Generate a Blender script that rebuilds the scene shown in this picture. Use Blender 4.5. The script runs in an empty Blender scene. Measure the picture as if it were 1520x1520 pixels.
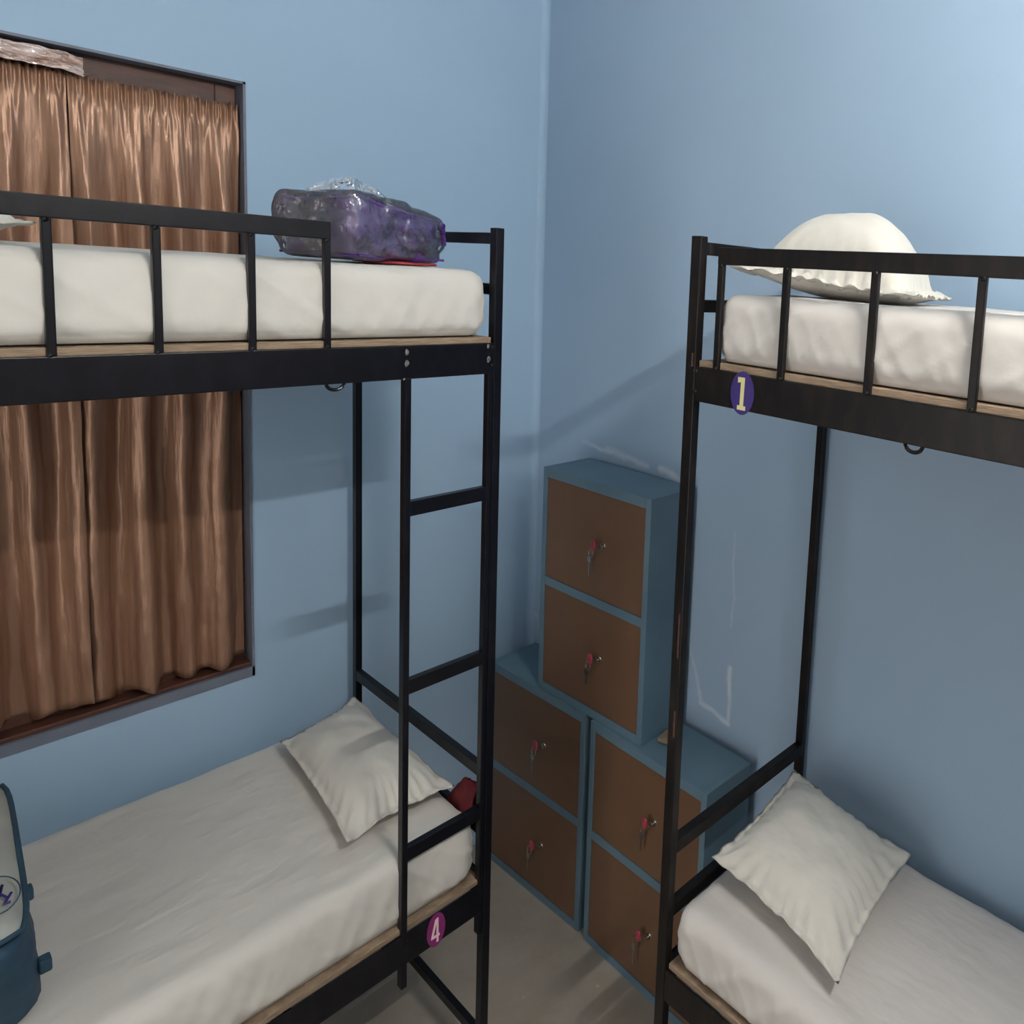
import bpy, bmesh, math, random
from mathutils import Vector, Matrix, noise
random.seed(4)
D = bpy.data
COL = bpy.context.scene.collection
V = Vector

# ------------------------------------------------------------------ materials
def new_mat(name):
    m = D.materials.new(name); m.use_nodes = True
    nt = m.node_tree
    return m, nt, nt.nodes['Principled BSDF']

def N(nt, typ, **kw):
    n = nt.nodes.new(typ)
    for k, v in kw.items():
        if k in n.inputs: n.inputs[k].default_value = v
        else: setattr(n, k, v)
    return n

def coords(nt, scale=(1, 1, 1), rot=(0, 0, 0)):
    tc = N(nt, 'ShaderNodeTexCoord'); mp = N(nt, 'ShaderNodeMapping')
    mp.inputs['Scale'].default_value = scale; mp.inputs['Rotation'].default_value = rot
    nt.links.new(tc.outputs['Object'], mp.inputs['Vector'])
    return mp.outputs['Vector']

def ramp_noise(nt, c0, c1, scale, vec, detail=4, lo=.35, hi=.65, rough=.55):
    n = N(nt, 'ShaderNodeTexNoise'); n.inputs['Scale'].default_value = scale
    n.inputs['Detail'].default_value = detail; n.inputs['Roughness'].default_value = rough
    nt.links.new(vec, n.inputs['Vector'])
    r = N(nt, 'ShaderNodeValToRGB')
    r.color_ramp.elements[0].position = lo; r.color_ramp.elements[1].position = hi
    r.color_ramp.elements[0].color = (*c0, 1); r.color_ramp.elements[1].color = (*c1, 1)
    nt.links.new(n.outputs['Fac'], r.inputs['Fac'])
    return r.outputs['Color']

def bump(nt, b, vec, scale, strength, dist=.01, detail=4, prev=None):
    n = N(nt, 'ShaderNodeTexNoise'); n.inputs['Scale'].default_value = scale
    n.inputs['Detail'].default_value = detail
    nt.links.new(vec, n.inputs['Vector'])
    bp = N(nt, 'ShaderNodeBump'); bp.inputs['Strength'].default_value = strength
    bp.inputs['Distance'].default_value = dist
    nt.links.new(n.outputs['Fac'], bp.inputs['Height'])
    if prev: nt.links.new(prev, bp.inputs['Normal'])
    nt.links.new(bp.outputs['Normal'], b.inputs['Normal'])
    return bp.outputs['Normal']

def simple(name, c0, c1=None, rough=.5, scale=8, spec=.5, metal=0, bmp=None, vscale=(1, 1, 1)):
    m, nt, b = new_mat(name)
    vec = coords(nt, vscale)
    if c1 is None: c1 = tuple(x * .88 for x in c0)
    nt.links.new(ramp_noise(nt, c0, c1, scale, vec), b.inputs['Base Color'])
    b.inputs['Roughness'].default_value = rough
    b.inputs['Specular IOR Level'].default_value = spec
    b.inputs['Metallic'].default_value = metal
    if bmp: bump(nt, b, vec, bmp[0], bmp[1], bmp[2] if len(bmp) > 2 else .01)
    return m

def wall_mat(name, col, segs=None):
    m, nt, b = new_mat(name)
    vec = coords(nt)
    base = ramp_noise(nt, col, tuple(x * .95 for x in col), 1.3, vec, 3)
    b.inputs['Roughness'].default_value = .62
    b.inputs['Specular IOR Level'].default_value = .3
    out = base
    if segs:   # plaster scratches: distance to short segments in the wall's own y, z
        sp = N(nt, 'ShaderNodeSeparateXYZ'); nt.links.new(vec, sp.inputs[0])
        jit = N(nt, 'ShaderNodeTexNoise'); jit.inputs['Scale'].default_value = 14
        nt.links.new(vec, jit.inputs['Vector'])
        js = N(nt, 'ShaderNodeVectorMath', operation='SCALE'); js.inputs['Scale'].default_value = .03
        nt.links.new(jit.outputs['Color'], js.inputs[0])
        ad = N(nt, 'ShaderNodeVectorMath', operation='ADD'); nt.links.new(vec, ad.inputs[0]); nt.links.new(js.outputs[0], ad.inputs[1])
        P = ad.outputs[0]
        acc = None
        for (y0, z0, y1, z1, w, s) in segs:
            o = .015
            A = V((o, y0 + o, z0 + o)); B = V((o, y1 + o, z1 + o)); d = B - A
            sub = N(nt, 'ShaderNodeVectorMath', operation='SUBTRACT'); nt.links.new(P, sub.inputs[0]); sub.inputs[1].default_value = A
            dt = N(nt, 'ShaderNodeVectorMath', operation='DOT_PRODUCT'); nt.links.new(sub.outputs[0], dt.inputs[0]); dt.inputs[1].default_value = d / d.length_squared
            cl = N(nt, 'ShaderNodeClamp'); nt.links.new(dt.outputs['Value'], cl.inputs[0])
            sc = N(nt, 'ShaderNodeVectorMath', operation='SCALE'); sc.inputs[0].default_value = d; nt.links.new(cl.outputs[0], sc.inputs['Scale'])
            s2 = N(nt, 'ShaderNodeVectorMath', operation='SUBTRACT'); nt.links.new(sub.outputs[0], s2.inputs[0]); nt.links.new(sc.outputs[0], s2.inputs[1])
            ml = N(nt, 'ShaderNodeVectorMath', operation='MULTIPLY'); nt.links.new(s2.outputs[0], ml.inputs[0]); ml.inputs[1].default_value = (0, 1, 1)
            ln = N(nt, 'ShaderNodeVectorMath', operation='LENGTH'); nt.links.new(ml.outputs[0], ln.inputs[0])
            mr = N(nt, 'ShaderNodeMapRange'); nt.links.new(ln.outputs['Value'], mr.inputs['Value'])
            mr.inputs['From Min'].default_value = 0; mr.inputs['From Max'].default_value = w
            mr.inputs['To Min'].default_value = s; mr.inputs['To Max'].default_value = 0
            if acc is None: acc = mr.outputs[0]
            else:
                mx = N(nt, 'ShaderNodeMath', operation='MAXIMUM'); nt.links.new(acc, mx.inputs[0]); nt.links.new(mr.outputs[0], mx.inputs[1]); acc = mx.outputs[0]
        br = N(nt, 'ShaderNodeTexNoise'); br.inputs['Scale'].default_value = 9; nt.links.new(vec, br.inputs['Vector'])
        bm_ = N(nt, 'ShaderNodeMath', operation='MULTIPLY'); nt.links.new(acc, bm_.inputs[0]); nt.links.new(br.outputs['Fac'], bm_.inputs[1])
        mix = N(nt, 'ShaderNodeMix', data_type='RGBA'); nt.links.new(bm_.outputs[0], mix.inputs['Factor'])
        nt.links.new(base, mix.inputs['A']); mix.inputs['B'].default_value = (.74, .80, .86, 1)
        out = mix.outputs['Result']
    nt.links.new(out, b.inputs['Base Color'])
    bump(nt, b, coords(nt, (1, 1, .5)), 5, .25, .01)
    return m

WALLC = (.365, .52, .69)
M = {}
M['wall'] = wall_mat('blue wall paint', WALLC)
M['wall_r'] = wall_mat('blue wall paint with plaster scratches', (.355, .49, .645), [
    (-.27, 1.530, -.42, 1.522, .012, .9), (-.40, 1.528, -.60, 1.507, .016, .9), (-.66, 1.51, -.78, 1.49, .018, 1.2),
    (-.981, 1.39, -.989, 1.10, .007, .35), (-.989, .97, -.995, .81, .012, 1.2), (-.84, .93, -.88, .83, .012, .7),
    (-.88, .82, -1.0, .80, .012, 1.2), (-.80, 1.03, -.845, .93, .01, .4), (-.005, .84, -.04, .82, .012, .8), (-.04, .82, -.06, .76, .01, .4)])
M['ceiling'] = simple('ceiling white', (.86, .86, .84), rough=.8)
M['plaster'] = simple('pale plaster', (.82, .81, .78), rough=.8)
def metal(name, c0, c1, rough):
    m, nt, b = new_mat(name)
    vec = coords(nt, (1, 1, .35))
    nt.links.new(ramp_noise(nt, c0, c1, 38, vec, 5, .45, .72), b.inputs['Base Color'])
    b.inputs['Roughness'].default_value = rough
    b.inputs['Specular IOR Level'].default_value = .25
    bump(nt, b, coords(nt), 90, .15, .002)
    return m
M['black'] = metal('black enamel paint', (.0035, .0038, .0065), (.007, .007, .011), .30)
M['black_worn'] = metal('black enamel paint, worn brownish', (.0055, .0045, .005), (.016, .011, .009), .38)
M['rust'] = simple('rust primer', (.12, .045, .03), (.05, .025, .02), rough=.7, scale=60)
M['chip'] = simple('bare weld metal', (.28, .27, .26), (.05, .05, .05), rough=.4, scale=120)
M['ply'] = simple('plywood edge', (.34, .25, .17), (.20, .14, .095), rough=.8, scale=10, vscale=(3, 3, 60))
def cloth(name, c, rough=.85, fine=.25, big=.35, vs=(1, 1, 1), rot=(0, 0, 0)):
    m, nt, b = new_mat(name)
    vec = coords(nt)
    nt.links.new(ramp_noise(nt, c, tuple(x * .95 for x in c), 5, vec), b.inputs['Base Color'])
    b.inputs['Roughness'].default_value = rough
    b.inputs['Specular IOR Level'].default_value = .2
    b.inputs['Sheen Weight'].default_value = .1
    p = bump(nt, b, coords(nt, vs, rot), 5, big, .02, 3)
    bump(nt, b, vec, 60, fine, .002, 2, p)
    return m
M['sheet'] = cloth('white cotton sheet', (.66, .64, .60), vs=(1, 3.5, 1), rot=(0, 0, .5))
M['sheet_b'] = cloth('white cotton sheet, ', (.66, .63, .60), vs=(3.5, 1, 1), rot=(0, 0, .5))
M['pillow'] = cloth('cream white pillowcase', (.66, .64, .585), big=.3, vs=(2.5, 1, 1))
M['locker_blue'] = simple('locker blue-grey paint', (.125, .205, .265), (.10, .175, .235), rough=.5, scale=4)
M['locker_brown'] = simple('locker brown laminate', (.165, .092, .052), (.145, .078, .045), rough=.42, scale=3, spec=.35)
M['dark'] = simple('dark interior', (.01, .01, .01), rough=.9)
M['pink'] = simple('pink red plastic', (.36, .045, .07), (.28, .03, .05), rough=.3)
M['steel'] = simple('nickel plated steel', (.6, .56, .5), (.5, .46, .4), rough=.25, metal=1)
M['wood'] = simple('dark brown window wood', (.085, .030, .018), (.050, .019, .012), rough=.55, scale=12, vscale=(1, 1, 6))
M['reveal'] = simple('grey-blue painted reveal', (.17, .19, .25), (.13, .15, .20), rough=.6, scale=10)
M['floor'] = None
m, nt, b = new_mat('grey cement floor'); M['floor'] = m
vec = coords(nt)
c = ramp_noise(nt, (.30, .26, .215), (.42, .38, .33), 3.2, vec, 8, .3, .7, .65)
vo = N(nt, 'ShaderNodeTexNoise'); vo.inputs['Scale'].default_value = 30; vo.inputs['Detail'].default_value = 3; nt.links.new(vec, vo.inputs['Vector'])
rp = N(nt, 'ShaderNodeValToRGB'); rp.color_ramp.elements[0].position = .70; rp.color_ramp.elements[1].position = .76
nt.links.new(vo.outputs['Fac'], rp.inputs['Fac'])
mx = N(nt, 'ShaderNodeMix', data_type='RGBA'); nt.links.new(rp.outputs['Color'], mx.inputs['Factor']); nt.links.new(c, mx.inputs['A']); mx.inputs['B'].default_value = (.5, .47, .42, 1)
nt.links.new(mx.outputs['Result'], b.inputs['Base Color']); b.inputs['Roughness'].default_value = .55
bump(nt, b, vec, 20, .2, .005)
m, nt, b = new_mat('bronze satin'); M['satin'] = m
vec = coords(nt, (30, 30, 1.2))
nt.links.new(ramp_noise(nt, (.37, .21, .135), (.28, .155, .10), 2, vec), b.inputs['Base Color'])
b.inputs['Roughness'].default_value = .40; b.inputs['Metallic'].default_value = .36; b.inputs['Specular IOR Level'].default_value = .5
p = bump(nt, b, coords(nt, (14, 14, 1.5)), 3, .45, .01, 3); bump(nt, b, coords(nt, (3, 3, 2)), 9, .35, .006, 3, p)
m, nt, b = new_mat('crinkled shiny tape'); M['tape'] = m
nt.links.new(ramp_noise(nt, (1.0, .90, .87), (.55, .38, .32), 30, coords(nt, (.4, 1, 1.6)), 4), b.inputs['Base Color'])
b.inputs['Roughness'].default_value = .18; b.inputs['Metallic'].default_value = .5
bump(nt, b, coords(nt, (.4, 1, 1.6)), 45, 1, .02, 4)
def glassy(name, tint, fac):
    m, nt, b = new_mat(name); nt.nodes.remove(b)
    out = nt.nodes['Material Output']
    t = N(nt, 'ShaderNodeBsdfTransparent'); t.inputs['Color'].default_value = (*tint, 1)
    g = N(nt, 'ShaderNodeBsdfGlossy'); g.inputs['Roughness'].default_value = .15
    d = N(nt, 'ShaderNodeBsdfDiffuse'); d.inputs['Color'].default_value = (.55, .55, .6, 1)
    fr = N(nt, 'ShaderNodeLayerWeight'); fr.inputs['Blend'].default_value = fac
    fa = N(nt, 'ShaderNodeMath', operation='ADD'); fa.inputs[1].default_value = .10; nt.links.new(fr.outputs['Fresnel'], fa.inputs[0])
    mx = N(nt, 'ShaderNodeMixShader'); nt.links.new(fa.outputs[0], mx.inputs['Fac'])
    nt.links.new(t.outputs[0], mx.inputs[1]); nt.links.new(g.outputs[0], mx.inputs[2])
    m2 = N(nt, 'ShaderNodeMixShader'); m2.inputs['Fac'].default_value = .06
    nt.links.new(mx.outputs[0], m2.inputs[1]); nt.links.new(d.outputs[0], m2.inputs[2])
    nt.links.new(m2.outputs[0], out.inputs['Surface'])
    bp = N(nt, 'ShaderNodeBump'); bp.inputs['Strength'].default_value = .9; bp.inputs['Distance'].default_value = .014
    n = N(nt, 'ShaderNodeTexNoise'); n.inputs['Scale'].default_value = 26; n.inputs['Detail'].default_value = 2
    nt.links.new(coords(nt, (1.6, 1, .8)), n.inputs['Vector']); nt.links.new(n.outputs['Fac'], bp.inputs['Height'])
    nt.links.new(bp.outputs['Normal'], g.inputs['Normal']); nt.links.new(bp.outputs['Normal'], fr.inputs['Normal'])
    return m
M['film'] = glassy('clear plastic film', (.93, .93, .96), .35)
m, nt, b = new_mat('window glass'); M['glass'] = m
b.inputs['Base Color'].default_value = (.9, .95, 1, 1); b.inputs['Transmission Weight'].default_value = 1; b.inputs['Roughness'].default_value = .02
M['purple'] = simple('purple cloth', (.125, .058, .255), (.085, .048, .165), rough=.5, scale=9)
M['violet'] = simple('bright violet piping', (.115, .035, .30), (.085, .03, .22), rough=.45, scale=6)
M['greycl'] = simple('greyish folded cloth', (.17, .155, .18), (.10, .075, .16), rough=.7, scale=8)
M['red'] = simple('dark red cloth', (.20, .010, .018), (.10, .006, .012), rough=.8, scale=20)
M['redb'] = simple('bright red cloth', (.42, .05, .05), (.32, .03, .04), rough=.7, scale=12)
M['teal'] = simple('dark teal bag fabric', (.022, .068, .115), (.016, .05, .085), rough=.7, scale=14, bmp=(60, .3, .003))
M['greybag'] = simple('pale grey-green bag fabric', (.42, .44, .41), (.31, .325, .31), rough=.6, scale=6, bmp=(9, .4, .01))
M['navy'] = simple('navy logo ink', (.03, .02, .16), rough=.5)
M['sviolet'] = simple('violet sticker', (.060, .035, .19), (.05, .03, .16), rough=.18)
M['smagenta'] = simple('magenta sticker', (.26, .03, .17), (.21, .025, .14), rough=.18)
M['syellow'] = simple('pale yellow print', (.78, .72, .36), rough=.3)
M['spink'] = simple('pale pink print', (.95, .66, .72), rough=.3)
M['tan'] = simple('tan cardboard', (.23, .18, .13), (.15, .12, .09), rough=.8)

# ------------------------------------------------------------------ builders
def tag(o, label=None, cat=None, group=None, kind=None):
    if label: o['label'] = label
    if cat: o['category'] = cat
    if group: o['group'] = group
    if kind: o['kind'] = kind
    return o

def empty(name, loc, rz=0):
    o = D.objects.new(name, None); o.location = loc; o.rotation_euler = (0, 0, rz)
    o.empty_display_size = .05; COL.objects.link(o); return o

def link(name, bm, mat, parent=None, smooth=False, loc=(0, 0, 0)):
    me = D.meshes.new(name); bm.normal_update(); bm.to_mesh(me); bm.free()
    for mt in (mat if isinstance(mat, (list, tuple)) else [mat]): me.materials.append(mt)
    if smooth:
        for p in me.polygons: p.use_smooth = True
    o = D.objects.new(name, me); COL.objects.link(o); o.location = loc
    if parent: o.parent = parent
    return o

def box(bm, lo, hi, bev=0.0, mi=0):
    lo, hi = V([min(a, b) for a, b in zip(lo, hi)]), V([max(a, b) for a, b in zip(lo, hi)])
    r = bmesh.ops.create_cube(bm, size=1)
    vs = r['verts']
    for v in vs: v.co = V([(lo[i] + hi[i]) / 2 + v.co[i] * (hi[i] - lo[i]) for i in range(3)])
    es = list({e for v in vs for e in v.link_edges})
    fs = {f for v in vs for f in v.link_faces}
    for f in fs: f.material_index = mi
    if bev > 0:
        rr = bmesh.ops.bevel(bm, geom=es, offset=bev, segments=2, affect='EDGES', profile=.5)
        for f in rr['faces']: f.material_index = mi

def tube(bm, pts, rad, seg=8, closed=False, mi=0):
    pts = [V(p) for p in pts]; n = len(pts); rings = []
    for i, p in enumerate(pts):
        a = pts[i - 1] if (i > 0 or closed) else pts[i]
        c = pts[(i + 1) % n] if (i < n - 1 or closed) else pts[i]
        t = (c - a).normalized()
        up = V((0, 0, 1)) if abs(t.z) < .9 else V((1, 0, 0))
        s = t.cross(up).normalized(); u = s.cross(t)
        r = rad(i / max(1, n - 1)) if callable(rad) else rad
        rings.append([bm.verts.new(p + r * (math.cos(k * 2 * math.pi / seg) * s + math.sin(k * 2 * math.pi / seg) * u)) for k in range(seg)])
    for i in range(n if closed else n - 1):
        A, B = rings[i], rings[(i + 1) % n]
        for k in range(seg):
            f = bm.faces.new((A[k], A[(k + 1) % seg], B[(k + 1) % seg], B[k])); f.material_index = mi
    if not closed:
        bm.faces.new(rings[0]).material_index = mi; bm.faces.new(rings[-1][::-1]).material_index = mi

def prism(bm, poly, fn, t0, t1):
    """poly of (u, v) extruded between t0 and t1; fn(u, v, t) -> point"""
    a = [bm.verts.new(fn(u, v, t0)) for u, v in poly]; b_ = [bm.verts.new(fn(u, v, t1)) for u, v in poly]
    n = len(poly)
    bm.faces.new(a[::-1]); bm.faces.new(b_)
    for i in range(n): bm.faces.new((a[i], a[(i + 1) % n], b_[(i + 1) % n], b_[i]))

def fb(x, y, z, oct_=3): return noise.fractal(V((x, y, z)), 1.0, 2.0, oct_)

def rbox_grid(size, res, rad):
    """closed subdivided cube with rounded corners, centred at the origin"""
    bm = bmesh.new()
    bmesh.ops.create_cube(bm, size=1)
    nx, ny, nz = res
    sx, sy, sz = size
    def cutaxis(ax, n):
        for i in range(1, n):
            co = V((0, 0, 0)); co[ax] = -.5 + i / n; no = V((0, 0, 0)); no[ax] = 1
            bmesh.ops.bisect_plane(bm, geom=bm.verts[:] + bm.edges[:] + bm.faces[:], plane_co=co, plane_no=no)
    cutaxis(0, nx); cutaxis(1, ny); cutaxis(2, nz)
    for v in bm.verts:
        p = V((v.co.x * sx, v.co.y * sy, v.co.z * sz))
        h = V((sx / 2, sy / 2, sz / 2))
        q = V([max(-(h[i] - rad[i]), min(h[i] - rad[i], p[i])) for i in range(3)])
        d = V([(p[i] - q[i]) / rad[i] for i in range(3)])
        if d.length > 1: d.normalize()
        v.co = q + V([d[i] * rad[i] for i in range(3)])
    bm.normal_update()
    return bm

# ------------------------------------------------------------------ room
LAMP, FILL = 570, 19  # tube lamp emission, power of the added fill light
RX0, RY0, RZ = -2.75, -2.76, 3.45
WX1, WX0, WZ0, WZ1 = -.8956, -2.05, .933, 2.5477
T = .16
def struct(name, bm, mat, parent=None):
    o = link(name, bm, mat, parent)
    if not parent: o['kind'] = 'structure'
    return o
bm = bmesh.new(); box(bm, (RX0 - T, RY0 - T, -.1), (T, T, 0)); struct('floor', bm, M['floor'])
bm = bmesh.new(); box(bm, (RX0 - T, RY0 - T, RZ), (T, T, RZ + .1)); struct('ceiling', bm, M['ceiling'])
bm = bmesh.new()
box(bm, (RX0 - T, 0, 0), (WX0, T, RZ)); box(bm, (WX1, 0, 0), (0, T, RZ))
box(bm, (WX0, 0, 0), (WX1, T, WZ0)); box(bm, (WX0, 0, WZ1), (WX1, T, RZ))
# soft plaster cove in the corner
prof = [(0, 0)] + [(-.022 + .022 * math.sin(t * math.pi / 16), -.022 + .022 * math.cos(t * math.pi / 16)) for t in range(9)]
prism(bm, [(0.001, 0.001), (-.024, 0.001)] + [(-.024 + .024 * math.sin(t * math.pi / 16), -.024 * (1 - math.cos(t * math.pi / 16))) for t in range(1, 8)] + [(0.001, -.024)],
      lambda u, v, t: V((u, v, t)), 0, RZ)
struct('wall_left', bm, M['wall'])
bm = bmesh.new(); box(bm, (0, RY0 - T, 0), (T, 0, RZ)); struct('wall_right', bm, M['wall_r'])
bm = bmesh.new(); box(bm, (RX0 - T, RY0 - T, 0), (RX0, -1.75, RZ)); box(bm, (RX0 - T, -.85, 0), (RX0, 0, RZ)); box(bm, (RX0 - T, -1.75, 2.35), (RX0, -.85, RZ)); struct('wall_side', bm, M['plaster'])  # opening added in this unseen wall to let the fill light in
bm = bmesh.new(); box(bm, (RX0, RY0 - T, 0), (0, RY0, RZ)); struct('wall_back', bm, M['plaster'])

# window
win = empty('window_1', ((WX0 + WX1) / 2, .08, WZ0)); win['kind'] = 'structure'
def wb(name, boxes, mat, bev=0):
    bm = bmesh.new()
    for lo, hi in boxes: box(bm, V(lo) - win.location, V(hi) - win.location, bev)
    return link(name, bm, mat, win)
e = .006
wb('window_reveal', [((WX1 - e, -.003, WZ0), (WX1, .10, WZ1)), ((WX0, -.003, WZ0), (WX0 + e, .10, WZ1)),
                     ((WX0, -.003, WZ1 - e), (WX1, .10, WZ1)), ((WX0, -.003, WZ0), (WX1, .10, WZ0 + .028))], M['reveal'])
fw = .045
wb('window_frame', [((WX1 - e - fw, .050, WZ0 + e), (WX1 - e, .095, WZ1 - e)), ((WX0 + e, .050, WZ0 + e), (WX0 + e + fw, .095, WZ1 - e)),
                    ((WX0 + e + fw, .050, WZ1 - e - .11), (WX1 - e - fw, .095, WZ1 - e)), ((WX0 + e + fw, .050, WZ0 + e), (WX1 - e - fw, .095, WZ0 + e + .06)),
                    ((-1.46, .055, WZ0 + .06), (-1.42, .09, WZ1 - .08))], M['wood'], .002)
wb('window_sill', [((WX0 + e, .006, WZ0 + .028), (WX1 - e, .055, WZ0 + .040))], M['wood'], .002)
wb('window_pane', [((WX0 + .04, .068, WZ0 + .05), (WX1 - .04, .072, WZ1 - .05))], M['glass'])

# ------------------------------------------------------------------ curtains
def curtain(name, x0, x1, z0, z1, seed, lab, ybase=.020):
    root = empty(name, ((x0 + x1) / 2, ybase, z0))
    tag(root, lab, 'curtain')
    nu, nv = 300, 90
    bm = bmesh.new(); grid = []
    W = x1 - x0
    sgn = -1 if seed == 3 else 1
    rnd = random.Random(seed)
    ph = [rnd.uniform(0, 6.28) for _ in range(8)]
    for j in range(nv + 1):
        v = j / nv                       # 0 at the top
        row = []
        for i in range(nu + 1):
            s = i / nu; x = x0 + W * s
            t = max(0., v - .045)
            top = math.exp(-((v - .03) / .055) ** 2) if v > .03 else 1.
            mid = min(1, t / .14)
            low = max(0, (v - .40) / .6)
            xs = x + .012 * fb(x * 4, v * 2.2, seed) * mid
            big = math.sin(2 * math.pi * xs / (.098 + .0 * low) + ph[0] + 1.2 * math.sin(xs * 9 + ph[1]) + .9 * low * math.sin(xs * 7 + ph[2]))
            big = (abs(big) ** .8) * (1 if big > 0 else -1)
            med = math.sin(2 * math.pi * xs / .037 + ph[3] + 1.5 * math.sin(xs * 17 + v * 2 + ph[5]))
            wide = math.sin(2 * math.pi * xs / .155 + ph[6] + .8 * math.sin(xs * 11))
            fine = fb(x * 60, v * 5, seed + 3, 2)
            y = mid * (big * (.0155 + .006 * low) + med * .0020 * (1 - .6 * low) + wide * low * .017)
            y += (.2 + .8 * top) * fine * .006 * (1 if v < .25 else .35)
            y += .006 * fb(x * 14 + 3, v * 16, seed + 9, 3) * (.15 + .85 * low)         # crumples low down
            if v < .028: y += .004 * math.sin(2 * math.pi * x / .013 + ph[4])
            zz = z1 - (z1 - z0) * v
            if j == nv: zz += .006 * math.sin(x * 95 + ph[1]) + .008 * fb(x * 14, 0, seed)
            if j == 0: zz += .006 * fb(x * 70, 0, seed + 5) + .004 * math.sin(2 * math.pi * x / .016)
            xx = x + .003 * fb(x * 20, v * 7, seed + 13) * mid
            xx = min(xx, WX1 - .010)
            y = max(-.048, min(.027, y))
            row.append(bm.verts.new(V((xx, ybase + y, zz)) - root.location))
        grid.append(row)
    for j in range(nv):
        for i in range(nu):
            bm.faces.new((grid[j][i], grid[j + 1][i], grid[j + 1][i + 1], grid[j][i + 1]))
    o = link('curtain_cloth', bm, M['satin'], root, True)
    so = o.modifiers.new('thick', 'SOLIDIFY'); so.thickness = .0012
    bm = bmesh.new()
    hp = []
    for i in range(121):
        x = x0 + W * i / 120
        hp.append(V((min(x, WX1 - .01), ybase - .006 + .004 * math.sin(x * 80), z1 - .05)) - root.location)
    bm.free()
    return root
curtain('curtain', -1.229, -.903, .985, 2.487, 3, 'bronze satin curtain on the right half of the window, nearer the room corner')
curtain('curtain', -1.80, -1.231, .990, 2.492, 8, 'bronze satin curtain on the left, cut by the picture edge', .026)
# crinkled shiny strip over the left curtain
bm = bmesh.new(); g = []
cx0, cx1 = -1.80, -1.205
for j in range(13):
    row = []
    for i in range(161):
        x = cx0 + (cx1 - cx0) * i / 160; v = j / 12
        z = 2.532 - .040 * v + .003 * fb(x * 30, v, 2)
        if x > -1.24: z += (x + 1.24) * -.15
        y = .006 - .008 * v + .009 * fb(x * 38, v * 6, 7, 3)
        row.append(bm.verts.new((x + 1.4, y, z - 2.5)))
    g.append(row)
for j in range(12):
    for i in range(160): bm.faces.new((g[j][i], g[j + 1][i], g[j + 1][i + 1], g[j][i + 1]))
o = link('crinkled_tape', bm, M['tape'], None, False, (-1.4, 0, 2.5))
o.modifiers.new('thick', 'SOLIDIFY').thickness = .001
tag(o, 'shiny crinkled pinkish tape strip stuck above the left curtain under the window head', 'tape')

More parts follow.
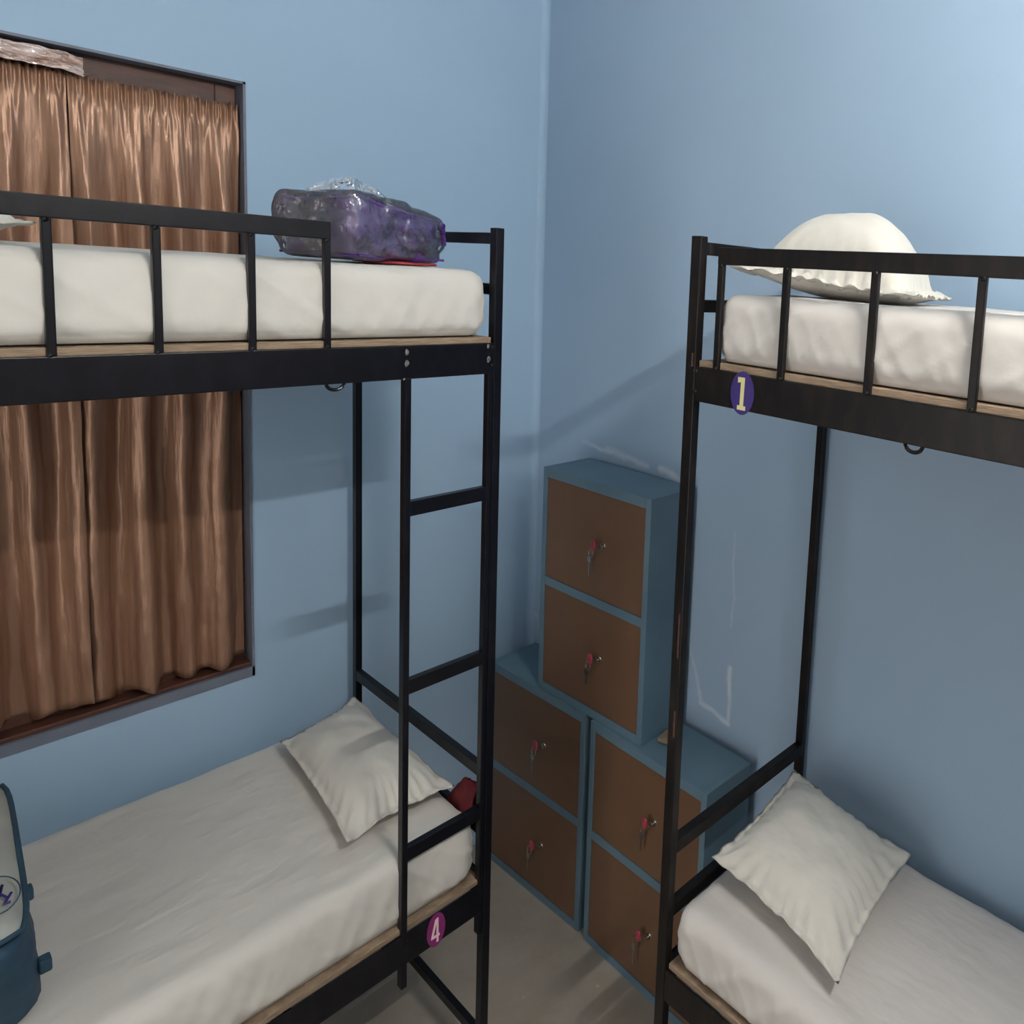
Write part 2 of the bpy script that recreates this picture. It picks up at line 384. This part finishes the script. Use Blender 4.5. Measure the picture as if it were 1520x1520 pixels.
# ------------------------------------------------------------------ bunk beds
ZP, ZGT, ZBT, ZBB, ZLT, ZLB, ZER, ZLO = 2.206, 2.1845, 1.9424, 1.8708, .5768, .4995, .8611, .1263
def make_bed(name, loc, rz, conv, La, Wb, sec, sec2, mat, label, guards, gsec, ladder, numeral, stick):
    root = empty(name, loc, rz); tag(root, label, 'bunk bed')
    def bx(bm, a0, a1, b0, b1, z0, z1, bev=.0018):
        p, q = conv(a0, b0), conv(a1, b1)
        box(bm, (p[0], p[1], z0), (q[0], q[1], z1), bev)
    def part(nm, *boxes, mt=None, par=None, bev=.0018):
        bm = bmesh.new()
        for b_ in boxes: bx(bm, *b_, bev)
        return link(nm, bm, mt or mat, par or root)
    sa, sb = sec; ta, tb = sec2
    part('post', (0, sa, 0, sb, 0, ZP))
    part('post', (0, ta, Wb - tb, Wb, 0, ZP))
    part('post', (La - sa, La, 0, sb, 0, ZP))
    part('post', (La - ta, La, Wb - tb, Wb, 0, ZP))
    for (z0, z1) in ((ZBB, ZBT), (ZLB, ZLT)):
        part('side_beam', (sa, La - sa, .0005, .0065, z0, z1), (sa, La - sa, .0065, sb + .006, z0, z0 + .006))
        part('side_beam', (ta, La - ta, Wb - .0065, Wb - .0005, z0, z1), (ta, La - ta, Wb - tb - .006, Wb - .0065, z0, z0 + .006))
        for a0 in (.0005, La - .0065):
            part('end_beam', (a0, a0 + .006, sb, Wb - tb, z0, z1))
    # slats that carry the boards
    for z0 in (ZBB + .006, ZLB + .006):
        for k in range(1, 5):
            a = La * k / 5
            part('cross_bar', (a - .008, a + .008, .0068, Wb - .0068, z0, z0 + (ZBT - ZBB) - .008))
    for zz, hh in ((2.195, .026), (2.078, .026), (ZER + .016, .032), (.722, .030), (ZLO + .015, .030)):
        for k, a0 in enumerate((0.002, La - sa + .002)):
            if k == 1 and zz < .2: continue
            part('end_rail', (a0, a0 + sa - .004, sb, Wb - tb, zz - hh, zz))
    # plywood boards
    for z0 in (ZBT, ZLT):
        part('bed_board', (sa + .004, La - sa - .004, .008, Wb - .008, z0 - .0005, z0 + .0125), mt=M['ply'], bev=.001)
    # guard rail
    g0 = guards[0]
    gr = part('guard_rail', (g0 - gsec[0] / 2, La - sa, .001, gsec[1] + .004, ZGT - .034, ZGT))
    for a in guards:
        part('baluster', (a - gsec[0] / 2, a + gsec[0] / 2, .0015, gsec[1], ZBT - .012, ZGT - .033), par=gr)
    # lumpy welds
    for a in guards:
        for z in (ZGT - .036, ZBT + .002):
            bm = bmesh.new()
            r = bmesh.ops.create_icosphere(bm, subdivisions=2, radius=.0045)
            p = conv(a + .002, .002)
            for v in r['verts']: v.co = v.co * (1 + .3 * fb(v.co.x * 500, v.co.y * 500, a)) + V((p[0], p[1], z))
            link('weld_bead', bm, mat, root, True)
    for z in (ZBT - .01, ZBB + .02):
        for a in (sa + .003,):
            bm = bmesh.new()
            r = bmesh.ops.create_icosphere(bm, subdivisions=2, radius=.006)
            p = conv(a, .003)
            for v in r['verts']: v.co = v.co * (1 + .4 * fb(v.co.x * 400, v.co.y * 400, z)) + V((p[0], p[1], z))
            link('weld_bead', bm, mat, root, True)
    if ladder:
        lad = part('ladder', (ladder['a'] - .0068, ladder['a'] + .0068, -.0005, .020, .4405, ZBB + .002))
        part('ladder_rail', (sa + .0005, sa + .0135, .001, .020, .4405, ZBB + .002), par=lad)
        for z in ladder['z']:
            part('rung', (sa + .012, ladder['a'] - .006, .002, .020, z - .0165, z + .0165), par=lad)
    # sticker
    a, z, ra, rz_, th = stick
    bm = bmesh.new()
    def P(u, v, t):
        p = conv(a + u, -t); return V((p[0], p[1], z + v))
    poly = [(ra * math.cos(k * math.pi / 24), rz_ * math.sin(k * math.pi / 24)) for k in range(48)]
    prism(bm, poly, P, -.0005, .0008)
    bmesh.ops.recalc_face_normals(bm, faces=bm.faces)
    st = link('number_sticker', bm, M['sviolet'] if numeral == 1 else M['smagenta'], root)
    st['label'] = 'violet oval sticker' if numeral == 1 else 'magenta oval sticker'
    bm = bmesh.new()
    if numeral == 1:
        # seen from the room, "left" of the numeral is towards the bed's corner post (small a)
        polys = [[(-.0045, -.029), (.0045, -.029), (.0060, .031), (-.0035, .031)],
                 [(-.0115, .0195), (-.0034, .0215), (-.0034, .031), (-.0115, .031)],
                 [(-.0105, -.033), (.0105, -.033), (.0105, -.0245), (-.0105, -.0245)]]
        mt = M['syellow']; k_ = 1
    else:
        polys = [[(-.0030, .028), (.0030, .030), (-.0062, -.012), (-.0122, -.014)],
                 [(-.0122, -.0195), (.0085, -.0195), (.0085, -.0125), (-.0122, -.0125)],
                 [(.0010, -.033), (.0060, -.033), (.0050, .030), (.0, .030)]]
        mt = M['spink']; k_ = -1
    for i, pl in enumerate(polys):
        prism(bm, [(k_ * u, v) for u, v in pl], P, .0008, .0013 + .00004 * i)
    bmesh.ops.recalc_face_normals(bm, faces=bm.faces)
    link('numeral', bm, mt, st)['label'] = 'pale yellow numeral 1' if numeral == 1 else 'pale pink numeral 4'
    # little ring hook under the upper beam
    bm = bmesh.new()
    ha = stick_h[name]
    p = conv(ha, .004)
    pts = []
    for k in range(13):
        t = math.pi * k / 12
        q = conv(ha + .016 * math.cos(t), .004); pts.append((q[0], q[1], ZBB + .001 - .013 * math.sin(t)))
    tube(bm, pts, .0035, 8)
    link('ring_hook', bm, mat, root)
    return root
stick_h = {'bunk_bed': .36, 'bunk_bed_r': .532}
L_LOC, L_ROT = (-.6343, -.7689, 0), .0058
R_LOC, R_ROT = (-.5252, -1.2572, 0), -.0105
L_LEN, R_LEN = 1.13, 1.46
convL = lambda a, b: (-a, b)
convR = lambda a, b: (b, -a)
bedL = make_bed('bunk_bed', L_LOC, L_ROT, convL, L_LEN, .7227, (.020, .027), (.018, .023), M['black'],
    'black steel bunk bed with a ladder, below the window, wearing the magenta sticker numbered 4',
    [.373, .497, .630, .759, .885, 1.01], (.0115, .016), dict(a=.2185, z=(1.586, 1.177, .772)), 4, (.143, .537, .0225, .043, 0))
stick_h['bunk_bed'] = .532
bedR = make_bed('bunk_bed', R_LOC, R_ROT, convR, R_LEN, .5104, (.0275, .020), (.023, .017), M['black_worn'],
    'black steel bunk bed beside the lockers, wearing the violet sticker numbered 1',
    [.082, .245, .4345, .625, .815, 1.005, 1.195, 1.36], (.0150, .011), None, 1, (.158, 1.905, .0295, .0425, 0))
# rust patches on the right bed's front post
for (z, h) in ((1.955, .028), (1.36, .10), (1.16, .06)):
    bm = bmesh.new(); box(bm, (-.0004, -.0215, z - h / 2), (.0008, -.0165, z + h / 2), .0003)
    o = link('rust_patch', bm, M['rust'], bedR); o['label'] = 'brown rust on the corner post'
for (x, z, s) in ((-.036, 1.935, .005), (-.034, 1.905, .007), (-.222, 1.928, .006), (-.222, 1.905, .007), (-.228, 1.872, .003)):
    bm = bmesh.new(); r = bmesh.ops.create_icosphere(bm, subdivisions=2, radius=s)
    for v in r['verts']:
        v.co = V((v.co.x * .7, v.co.y * .35, v.co.z)) * (1 + .5 * fb(v.co.x * 300, v.co.z * 300, z)) + V((x, -.0005, z))
    o = link('paint_chip', bm, M['chip'], bedL); o['label'] = 'bare metal chips by the welds'

# ------------------------------------------------------------------ mattresses
def mattress(loc, rz, conv, a0, a1, b0, b1, z0, z1, seed, label, mat, fold=1.0, rad=.035):
    p, q = V(conv(a0, b0)), V(conv(a1, b1))
    sx, sy, sz = abs(p[0] - q[0]), abs(p[1] - q[1]), z1 - z0
    c = V(((p[0] + q[0]) / 2, (p[1] + q[1]) / 2, z0))
    nx, ny = int(sx / .011), int(sy / .011)
    bm = rbox_grid((sx, sy, sz), (min(nx * 3 // 2, 190), min(ny * 3 // 2, 190), 18), (rad, rad, rad))
    bm.normal_update()
    for v in bm.verts:
        n = v.normal.copy(); co = v.co.copy(); h = (co.z + sz / 2) / sz
        side = 1 - abs(n.z)
        along = co.x if abs(n.y) > abs(n.x) else co.y
        d = .0022 * fb(co.x * 6 + seed, co.y * 6, co.z * 6, 3)
        # soft belly of the sides plus tucked folds
        d += side * (.004 * math.sin(math.pi * h))
        f1 = 1 - min(1, abs(fb(along * 8 + h * 1.5 + seed, h * .25, seed * 2, 1)) * 2.6)
        f2 = 1 - min(1, abs(fb(along * 22 - h * 1.6 + seed, h * .3, seed + 5, 1)) * 2.2)
        low_ = max(0., 1 - h * 2.6)
        f3 = fb(along * 38 + seed, h * 5, seed + 8, 2)
        d += side * fold * (.0055 * f1 ** 2 + .0035 * f2 ** 2 * (.5 + low_) - .003) + side * low_ * .004 * f3 * (.5 + fold * .5)
        if n.z > .3:   # long shallow creases on top
            d += .0028 * abs(fb(co.x * 5 + co.y * 9 + seed, co.y * 2 - co.x * 1.2, 3.3, 3)) * n.z
            d += -.004 * math.cos(math.pi * co.x / sx) * 0
        if n.z > -.5: v.co = co + n * d
        if h < .10: v.co.z = min(v.co.z, -sz / 2 + .004) if abs(n.z) > .7 else v.co.z
    for v in bm.verts: v.co.z += sz / 2
    off = Matrix.Rotation(rz, 3, 'Z') @ c
    o = link('mattress', bm, mat, None, True, V(loc) + off)
    o.rotation_euler = (0, 0, rz)
    tag(o, label, 'mattress')
    return o
zu, zl = ZBT + .0125, ZLT + .0125
mattress(L_LOC, L_ROT, convL, .031, L_LEN - .03, .014, .700, zu, 2.106, 1.0, 'white sheeted mattress on the upper bunk below the window, under the purple bag', M['sheet'])
mattress(L_LOC, L_ROT, convL, .034, L_LEN - .03, .016, .700, zl, .758, 2.0, 'white sheeted mattress on the lower bunk below the window', M['sheet'], 1.1)
mattress(R_LOC, R_ROT, convR, .064, R_LEN - .03, .014, .492, zu, 2.094, 3.0, 'white sheeted mattress on the upper bunk of the right bed', M['sheet_b'], .9)
mattress(R_LOC, R_ROT, convR, .040, R_LEN - .03, .012, .492, zl, .730, 4.0, 'white sheeted mattress on the lower bunk of the right bed', M['sheet_b'], 1.3)

# ------------------------------------------------------------------ pillows
def pillow(corners, htop, hbot, seed, label, name='pillow', n=44, inset=.07, flange=.88, group=None, puck=1., skew=(0, 0)):
    c = sum((V(k) for k in corners), V()) / 4
    bm = bmesh.new()
    def base(u, v):
        k = inset
        uu = u * (1 - k * (1 - v * v) * abs(u) ** 2); vv = v * (1 - k * (1 - u * u) * abs(v) ** 2)
        s, t = (uu + 1) / 2, (vv + 1) / 2
        A, B, C_, D_ = [V(q) for q in corners]
        return (A * (1 - s) + B * s) * (1 - t) + (D_ * (1 - s) + C_ * s) * t
    def prof(u, v):
        u = u / flange; v = v / flange
        if abs(u) >= 1 or abs(v) >= 1: return 0.
        u2 = u - skew[0] * (1 - u * u); v2 = v - skew[1] * (1 - v * v)
        a = max(0, (1 - abs(u2) ** 2.6) * (1 - abs(v2) ** 2.6))
        return a ** .55
    T_, B_ = {}, {}
    for i in range(n + 1):
        for j in range(n + 1):
            u, v = -1 + 2 * i / n, -1 + 2 * j / n
            p = base(u, v); h = prof(u, v)
            wr = .006 * fb(p.x * 11 + seed, p.y * 11, seed, 3) * (.2 + h)
            r = max(abs(u), abs(v))
            ang = math.atan2(v, u)
            pucker = .0045 * puck * math.sin(ang * 34 + 3 * fb(u, v, seed)) * math.exp(-((r - .86) / .13) ** 2)
            crease = .005 * abs(fb(u * 3.2 + v * 1.1 + seed, v * 1.4, seed + 2, 2)) * h
            rim = .006 * fb(u * 4 + seed, v * 4, 1.5, 2) * (1 if r > .85 else 0)
            T_[i, j] = bm.verts.new(p - c + V((0, 0, htop * h + wr + pucker - crease + rim + .0012)))
            if i in (0, n) or j in (0, n): B_[i, j] = T_[i, j]
            else: B_[i, j] = bm.verts.new(p - c + V((0, 0, -hbot * h + rim - .0012 + .3 * pucker)))
    for i in range(n):
        for j in range(n):
            bm.faces.new((T_[i, j], T_[i + 1, j], T_[i + 1, j + 1], T_[i, j + 1]))
            bm.faces.new((B_[i, j], B_[i, j + 1], B_[i + 1, j + 1], B_[i + 1, j]))
    bmesh.ops.recalc_face_normals(bm, faces=bm.faces)
    o = link(name, bm, M['pillow'], None, True, c)
    tag(o, label, 'pillow', group)
    return o
pillow([(-.930, -.662, .794), (-.889, -.155, .800), (-.672, -.095, .812), (-.676, -.668, .800)], .064, .034, 1.3,
       'white pillow on the lower bunk below the window')
pillow([(-.419, -1.312, .800), (-.080, -1.298, .835), (-.1015, -1.662, .800), (-.474, -1.698, .780)], .066, .052, 2.1,
       'white pillow with a pointed corner on the lower bunk of the right bed')
pillow([(-.470, -1.308, 2.150), (-.150, -1.335, 2.112), (-.130, -1.655, 2.110), (-.455, -1.740, 2.112)], .150, .028, 3.7,
       'plump white pillow on the upper bunk of the right bed', inset=.10, flange=.82, puck=2.2)
pillow([(-1.66, -.62, 2.14), (-1.66, -.22, 2.14), (-1.385, -.20, 2.145), (-1.372, -.56, 2.142)], .055, .034, 4.2,
       'white pillow tip on the upper bunk below the window, cut by the picture edge')

# ------------------------------------------------------------------ purple bag in plastic on the upper left bunk
def hull(corn, n, seed, amp, freq, bulge):
    """corn: bottom 4 (A,B,D,C order round) + top 4; subdivided box mapped trilinearly"""
    bm = rbox_grid((2, 2, 2), (n, n, n), (.22, .22, .22))
    out = []
    for v in bm.verts:
        s, t, w = [(v.co[i] + 1) / 2 for i in range(3)]
        b_ = (V(corn[0]) * (1 - s) + V(corn[1]) * s) * (1 - t) + (V(corn[3]) * (1 - s) + V(corn[2]) * s) * t
        tp = (V(corn[4]) * (1 - s) + V(corn[5]) * s) * (1 - t) + (V(corn[7]) * (1 - s) + V(corn[6]) * s) * t
        out.append(b_ * (1 - w) + tp * w)
    cen = sum(out, V()) / len(out)
    for v, p in zip(bm.verts, out):
        d = (p - cen); d.z *= .5
        dn = d.normalized()
        w = (v.co.z + 1) / 2
        k = amp * (fb(p.x * freq + seed, p.y * freq, p.z * freq * 1.5, 3))
        k += amp * .8 * abs(fb(p.x * freq * 2 + seed, p.y * freq * 2, p.z * freq * 2, 2))
        q = p + dn * (k + bulge * math.sin(math.pi * w))
        if w < .06: q.z = p.z
        v.co = q
    return bm
ZB = 2.1135
root = empty('packed_bag', (-.85, -.56, ZB))
tag(root, 'purple bag wrapped in clear plastic on the upper bunk below the window', 'bag')
Bc = [(-.918, -.690, ZB), (-.682, -.580, ZB), (-.760, -.40, ZB), (-1.010, -.56, ZB)]
Tc = [(-.924, -.694, 2.248), (-.690, -.588, 2.216), (-.765, -.41, 2.225), (-1.016, -.57, 2.236)]
rl = lambda P_: [tuple(V(p) - root.location) for p in P_]
bm = hull(rl(Bc) + rl(Tc), 34, 2.2, .007, 12, .004)
for f in bm.faces:
    c = f.calc_center_median()
    gx = c.x + root.location.x
    k = fb(c.x * 7, c.y * 7 + 4, c.z * 12, 1)
    f.material_index = 1 if (gx < -.955 and k > -.05) or (gx > -.74 and c.z < .04) else (2 if k < -.34 or (gx > -.74 and k < .10) else 0)
link('inner_bag', bm, [M['purple'], M['greycl'], M['violet']], root, True)
def grow(P_, k, top):
    c = V((-.850, -.555, 0)); out = []
    for p in P_:
        d = V(p) - c; out.append((c.x + d.x * k, c.y + d.y * k, p[2] + top))
    return out
Tc2 = grow(Tc, 1.06, .013)
bm = hull(rl(grow(Bc, 1.05, .0003)) + rl(Tc2), 40, 5.1, .012, 10, .015)
fl = []
for j in range(8):
    row = []
    for i in range(24):
        s_ = i / 23; v = j / 7
        x = -.985 + .20 * s_; y = -.62 + .02 * s_
        z = 2.248 - .012 * s_ + .045 * math.sin(math.pi * min(1, s_ * 1.05)) ** .8 * v + .006 * fb(s_ * 5, v * 3, 1) * v
        row.append(bm.verts.new(V((x, y + .012 * fb(s_ * 4, v * 2, 5) + .015 * v, z)) - root.location))
    fl.append(row)
for j in range(7):
    for i in range(23): bm.faces.new((fl[j][i], fl[j + 1][i], fl[j + 1][i + 1], fl[j][i + 1]))
link('plastic_wrap', bm, M['film'], root, False)['label'] = 'clear crinkled plastic'
def edge(p, q, r=.0030, sag=.006):
    bm = bmesh.new(); pts = []
    for k in range(19):
        t = k / 18; w = V(p).lerp(V(q), t) - root.location
        w.z += -sag * math.sin(math.pi * t) + .004 * fb(t * 6, p[0] * 3, 2)
        w.x += .003 * fb(t * 5, p[0] * 7, 6)
        pts.append(w)
    tube(bm, pts, r, 8)
    link('piping', bm, M['violet'], root, True)['label'] = 'violet piping'
T3 = [(p[0], p[1], p[2] - .002) for p in grow(Tc, 1.02, 0)]
B3 = grow(Bc, 1.03, .010)
edge(T3[0], T3[1]); edge(T3[3], T3[0]); edge(B3[0], B3[1], .0028, 0); edge(B3[3], B3[0], .0028, 0)
edge((-.702, -.622, 2.206), (-.684, -.596, 2.160), .005, 0)
# red cloth under it
bm = rbox_grid((.13, .10, .0065), (24, 16, 4), (.006, .015, .003))
for v in bm.verts:
    v.co.z += .0012 * fb(v.co.x * 20, v.co.y * 20, 1) + .0035
    v.co = Matrix.Rotation(.43, 3, 'Z') @ v.co
o = link('folded_cloth', bm, M['redb'], None, True, (-.795, -.612, 2.1085))
tag(o, 'flat folded red cloth under the purple bag on the upper bunk', 'cloth')

# ------------------------------------------------------------------ dark red cloth over the lower end rail
bm = bmesh.new(); g = []
for i in range(25):
    row = []
    for j in range(31):
        s = i / 24; t = j / 30
        y = .040 + .190 * s
        ztop = .815 - .20 * max(0, s - .35) - .02 * s
        # over the rail: front flap (bed side), crest, back flap
        ang = math.pi * t
        x = -.012 * math.cos(ang) * -1
        wid = .020 + .010 * (1 - s)
        xx = -.010 + wid * math.cos(ang) * 1.0 + .004 * fb(s * 6, t * 5, 3)
        zz = .700 + (ztop - .700) * math.sin(ang) ** .6 - (.085 if 0 else .055) * (abs(math.cos(ang)) ** 3) + .006 * fb(s * 7, t * 6, 1)
        row.append(bm.verts.new((xx, y + .004 * fb(s * 3, t * 8, 9), zz)))
    g.append(row)
for i in range(24):
    for j in range(30): bm.faces.new((g[i][j], g[i + 1][j], g[i + 1][j + 1], g[i][j + 1]))
o = link('red_cloth', bm, M['red'], None, True, L_LOC)
o.modifiers.new('thick', 'SOLIDIFY').thickness = .004
tag(o, 'dark red cloth bundled on the end rail beside the lower bunk pillow', 'cloth')

# ------------------------------------------------------------------ backpack on the lower left bunk
root = empty('backpack', (-1.60, -.40, .757)); BPZ = 0
root.location.z += 0
tag(root, 'teal bag with pale grey panel on the lower bunk at the left edge', 'bag')
c = [(-1.86, -.745, .757), (-1.418, -.640, .757), (-1.418, -.120, .757), (-1.86, -.12, .757)]
t_ = [(-1.86, -.735, .955), (-1.445, -.690, .955), (-1.408, -.175, .955), (-1.86, -.15, .955)]
bm = hull([tuple(V(p) - root.location) for p in c] + [tuple(V(p) - root.location) for p in t_], 26, 1.0, .005, 10, .006)
link('bag_body', bm, M['teal'], root, True)
bm = bmesh.new(); g = []
for i in range(31):
    row = []
    for j in range(31):
        s, t = i / 30, j / 30
        P_ = (V(t_[0]) * (1 - s) + V(t_[1]) * s) * (1 - t) + (V(t_[3]) * (1 - s) + V(t_[2]) * s) * t
        ct = V((-1.64, -.44, 0))
        r = V((P_.x - ct.x + .004, P_.y - ct.y, 0))
        # round the corners of the panel
        u, v = 2 * s - 1, 2 * t - 1
        k = 1.012 - .045 * (abs(u) ** 6) * (abs(v) ** 6)
        q = ct + r * 1.0 * k
        z = .972 + .012 * (1 - max(abs(u), abs(v)) ** 4) + .005 * fb(u * 3, v * 3, 2)
        if max(abs(u), abs(v)) > .97: z -= .010
        row.append(bm.verts.new(V((q.x, q.y, z)) - root.location))
    g.append(row)
for i in range(30):
    for j in range(30): bm.faces.new((g[i][j], g[i + 1][j], g[i + 1][j + 1], g[i][j + 1]))
rim = [g[i][0].co.copy() for i in range(0, 31, 2)] + [g[30][j].co.copy() for j in range(2, 31, 2)]
link('front_panel', bm, M['greybag'], root, True)['label'] = 'pale grey-green panel'
bm = bmesh.new()
tube(bm, [p + V((0, 0, .004)) for p in rim], .0042, 8)
link('piping', bm, M['teal'], root, True)
for (y, z, s) in ((-.625, .84, .55), (-.47, .885, .55), (-.43, .86, .40)):
    bm = bmesh.new(); box(bm, V((-1.425, y - .02 * s, z - .018 * s)) - root.location, V((-1.408, y + .02 * s, z + .026 * s)) - root.location, .003)
    link('side_tab', bm, M['teal'], root)
# scribbled oval logo
bm = bmesh.new()
lc = V((-1.468, -.590, .9875)) - root.location
tube(bm, [lc + V((.030 * math.cos(t * .2618), .055 * math.sin(t * .2618), 0)) for t in range(24)], .0010, 6, True)
link('logo_ring', bm, M['teal'], root)
bm = bmesh.new()
sq = [(-.012, .028), (-.004, .010), (-.014, .004), (.0, -.004), (-.010, -.016), (.004, -.010), (.012, .020), (.006, -.002), (.014, -.022), (.020, -.012), (.008, -.034), (.016, -.036)]
tube(bm, [lc + V((x * .9, y, .001)) for x, y in sq], .0022, 6)
link('logo_mark', bm, M['navy'], root)['label'] = 'navy squiggle logo'

# ------------------------------------------------------------------ lockers
KH, KD = .7453, .183
def locker(loc, rz, w, label):
    root = empty('locker', loc, rz); tag(root, label, 'locker', 'blue and brown two-door lockers')
    h = KH - .0005; t = .0205
    zb, zm, zt = .026, h / 2, h - .030
    bm = bmesh.new()
    box(bm, (0, -t, 0), (KD, 0, h), .0015); box(bm, (0, -w, 0), (KD, -w + t, h), .0015)
    box(bm, (.0004, -w + t, 0), (KD, -t, zb)); box(bm, (.0004, -w + t, zt), (KD, -t, h - .0004))
    box(bm, (.001, -w + t, zm - .014), (KD, -t, zm + .014)); box(bm, (KD - .008, -w + t, zb), (KD - .001, -t, zt))
    link('body', bm, M['locker_blue'], root)
    for (z0, z1) in ((zb, zm - .014), (zm + .014, zt)):
        bm = bmesh.new(); box(bm, (.0028, -w + t + .0012, z0 + .0012), (.014, -t - .0012, z1 - .0012), .001)
        d = link('door', bm, M['locker_brown'], root)
        zc = z0 + (z1 - z0) * .52; yc = -w * .60
        bm = bmesh.new()
        tube(bm, [(.0035, yc, zc), (-.003, yc, zc), (-.0035, yc, zc)], .0085, 16)
        tube(bm, [(-.003, yc, zc), (-.006, yc, zc)], .0055, 12)
        link('lock', bm, M['steel'], d, True)['label'] = 'small round nickel lock'
    return root
def frame_pt(loc, rz, p):
    q = Matrix.Rotation(rz, 3, 'Z') @ V(p); return V(loc) + q
LK = [((-.2185, -.0867, 0), .0279, .4997, 'blue locker with brown doors on the floor nearest the room corner'),
      ((-.2083, -.6179, 0), -.0164, .4959, 'blue locker with brown doors on the floor, half behind the right bed post'),
      ((-.2060, -.3408, KH), .0213, .4879, 'blue locker with brown doors stacked on top of the two floor lockers')]
names = [('lower', 'upper')]
where = ['of the floor locker nearest the corner', 'of the floor locker behind the bed post', 'of the stacked top locker']
def keys(loc, rz, w, which, label, seed):
    h = KH - .0005; zb, zm, zt = .026, h / 2, h - .030
    z0, z1 = ((zb, zm - .014), (zm + .014, zt))[which]
    zc = z0 + (z1 - z0) * .52; yc = -w * .60
    org = frame_pt(loc, rz, (-.0062, yc, zc))
    root = empty('key_ring', org, rz); tag(root, label, 'keys', 'keys hanging in the locker doors')
    rnd = random.Random(seed)
    dy = rnd.uniform(.014, .022)
    bm = bmesh.new()   # shank entering the lock, turned towards the corner
    tube(bm, [(.001, 0, 0), (-.010, .002, .0)], .0022, 8)
    link('key_shank', bm, M['steel'], root)
    bm = rbox_grid((.009, .020, .032), (6, 10, 12), (.004, .008, .011))
    for v in bm.verts: v.co += V((-.016, dy * .9, .006))
    link('key_cover', bm, M['pink'], root, True)['label'] = 'pink red key head'
    bm = bmesh.new()
    cy, cz = dy * 1.6, -.022
    tube(bm, [(-.013, cy + .011 * math.cos(k * .5236), cz + .014 * math.sin(k * .5236)) for k in range(12)], .0014, 6, True)
    link('ring', bm, M['steel'], root)
    bm = bmesh.new()
    y2, z2 = cy + .006, cz - .022
    poly = [(y2 + .009 * math.cos(k * .5236), z2 + .012 * math.sin(k * .5236)) for k in range(12)]
    prism(bm, poly, lambda u, v, t: V((t, u, v)), -.014, -.012)
    L = rnd.uniform(.035, .055)
    prism(bm, [(y2 - .003, z2 - .010), (y2 + .003, z2 - .010), (y2 + .003, z2 - L), (y2, z2 - L - .004), (y2 - .003, z2 - L)], lambda u, v, t: V((t, u, v)), -.0138, -.0122)
    bmesh.ops.recalc_face_normals(bm, faces=bm.faces)
    link('spare_key', bm, M['steel'], root)
for k, (loc, rz, w, lab) in enumerate(LK):
    locker(loc, rz, w, lab)
    for wh in (0, 1):
        keys(loc, rz, w, wh, 'pink headed key in the %s door %s' % (names[0][wh], where[k]), k * 2 + wh)
# tan scrap on the right floor locker
bm = rbox_grid((.06, .055, .012), (8, 8, 3), (.01, .01, .005))
for v in bm.verts:
    v.co.z += .006 + .003 * fb(v.co.x * 40, v.co.y * 40, 2)
o = link('cardboard_scrap', bm, M['tan'], None, False, (-.115, -.864, KH))
o.rotation_euler = (0, 0, .3)
tag(o, 'small tan cardboard scrap on the floor locker beside the stacked locker', 'scrap')

# ------------------------------------------------------------------ lamp and added fill light
m, nt, b = new_mat('lit tube'); M['lit'] = m
b.inputs['Base Color'].default_value = (1, 1, 1, 1)
b.inputs['Emission Color'].default_value = (1, .97, .92, 1); b.inputs['Emission Strength'].default_value = LAMP
root = empty('tube_lamp', (-.925, RY0, 2.966)); tag(root, 'white tube lamp glowing high on the plain wall behind the camera', 'lamp')
bm = bmesh.new(); tube(bm, [(-.19, .085, 0), (.19, .085, 0)], .014, 16); link('glowing_tube', bm, M['lit'], root, True)
bm = bmesh.new(); box(bm, (-.22, .0005, -.02), (.22, .035, .02), .004); link('holder', bm, M['ceiling'], root)
for sx in (-1, 1):
    bm = bmesh.new(); box(bm, (sx * .191, .03, -.016), (sx * .212, .10, .016), .003); link('end_cap', bm, M['ceiling'], root)
al = D.lights.new('fill_light', 'AREA'); al.shape = 'RECTANGLE'; al.size = 2.3; al.size_y = .88; al.energy = FILL; al.color = (1, .95, .90)  # added soft fill, shines in through the made-up opening in wall_side
ao = D.objects.new('fill_light', al); ao.location = (RX0 - T - .02, -1.30, 1.17); ao.rotation_euler = (0, -math.pi / 2, 0); COL.objects.link(ao)
w = D.worlds.new('World'); bpy.context.scene.world = w; w.use_nodes = True
w.node_tree.nodes['Background'].inputs[0].default_value = (.02, .03, .05, 1)
w.node_tree.nodes['Background'].inputs[1].default_value = .2

# ------------------------------------------------------------------ camera
ya, pi_, ro, f_, px, py = .6389, -.1104, .0633, 1106.9161, 1166.0136, 541.1828
fw_ = V((math.cos(ya) * math.cos(pi_), math.sin(ya) * math.cos(pi_), math.sin(pi_)))
r_ = V((math.sin(ya), -math.cos(ya), 0)); u_ = r_.cross(fw_)
r2 = r_ * math.cos(ro) + u_ * math.sin(ro); u2 = -r_ * math.sin(ro) + u_ * math.cos(ro)
cam = D.cameras.new('camera'); co = D.objects.new('camera', cam); COL.objects.link(co)
cam.sensor_fit = 'HORIZONTAL'; cam.sensor_width = 36; cam.lens = f_ / 1520 * 36
cam.shift_x = (760 - px) / 1520; cam.shift_y = (py - 760) / 1520
cam.clip_start = .02; cam.clip_end = 50
mt = Matrix((r2, u2, -fw_)).transposed().to_4x4(); mt.translation = V((-1.6291, -2.3342, 2.1252))
co.matrix_world = mt
sc = bpy.context.scene; sc.camera = co
vs = sc.view_settings
vs.view_transform = 'Standard'; vs.look = 'None'; vs.gamma = 1; vs.use_curve_mapping = False; vs.exposure = 0
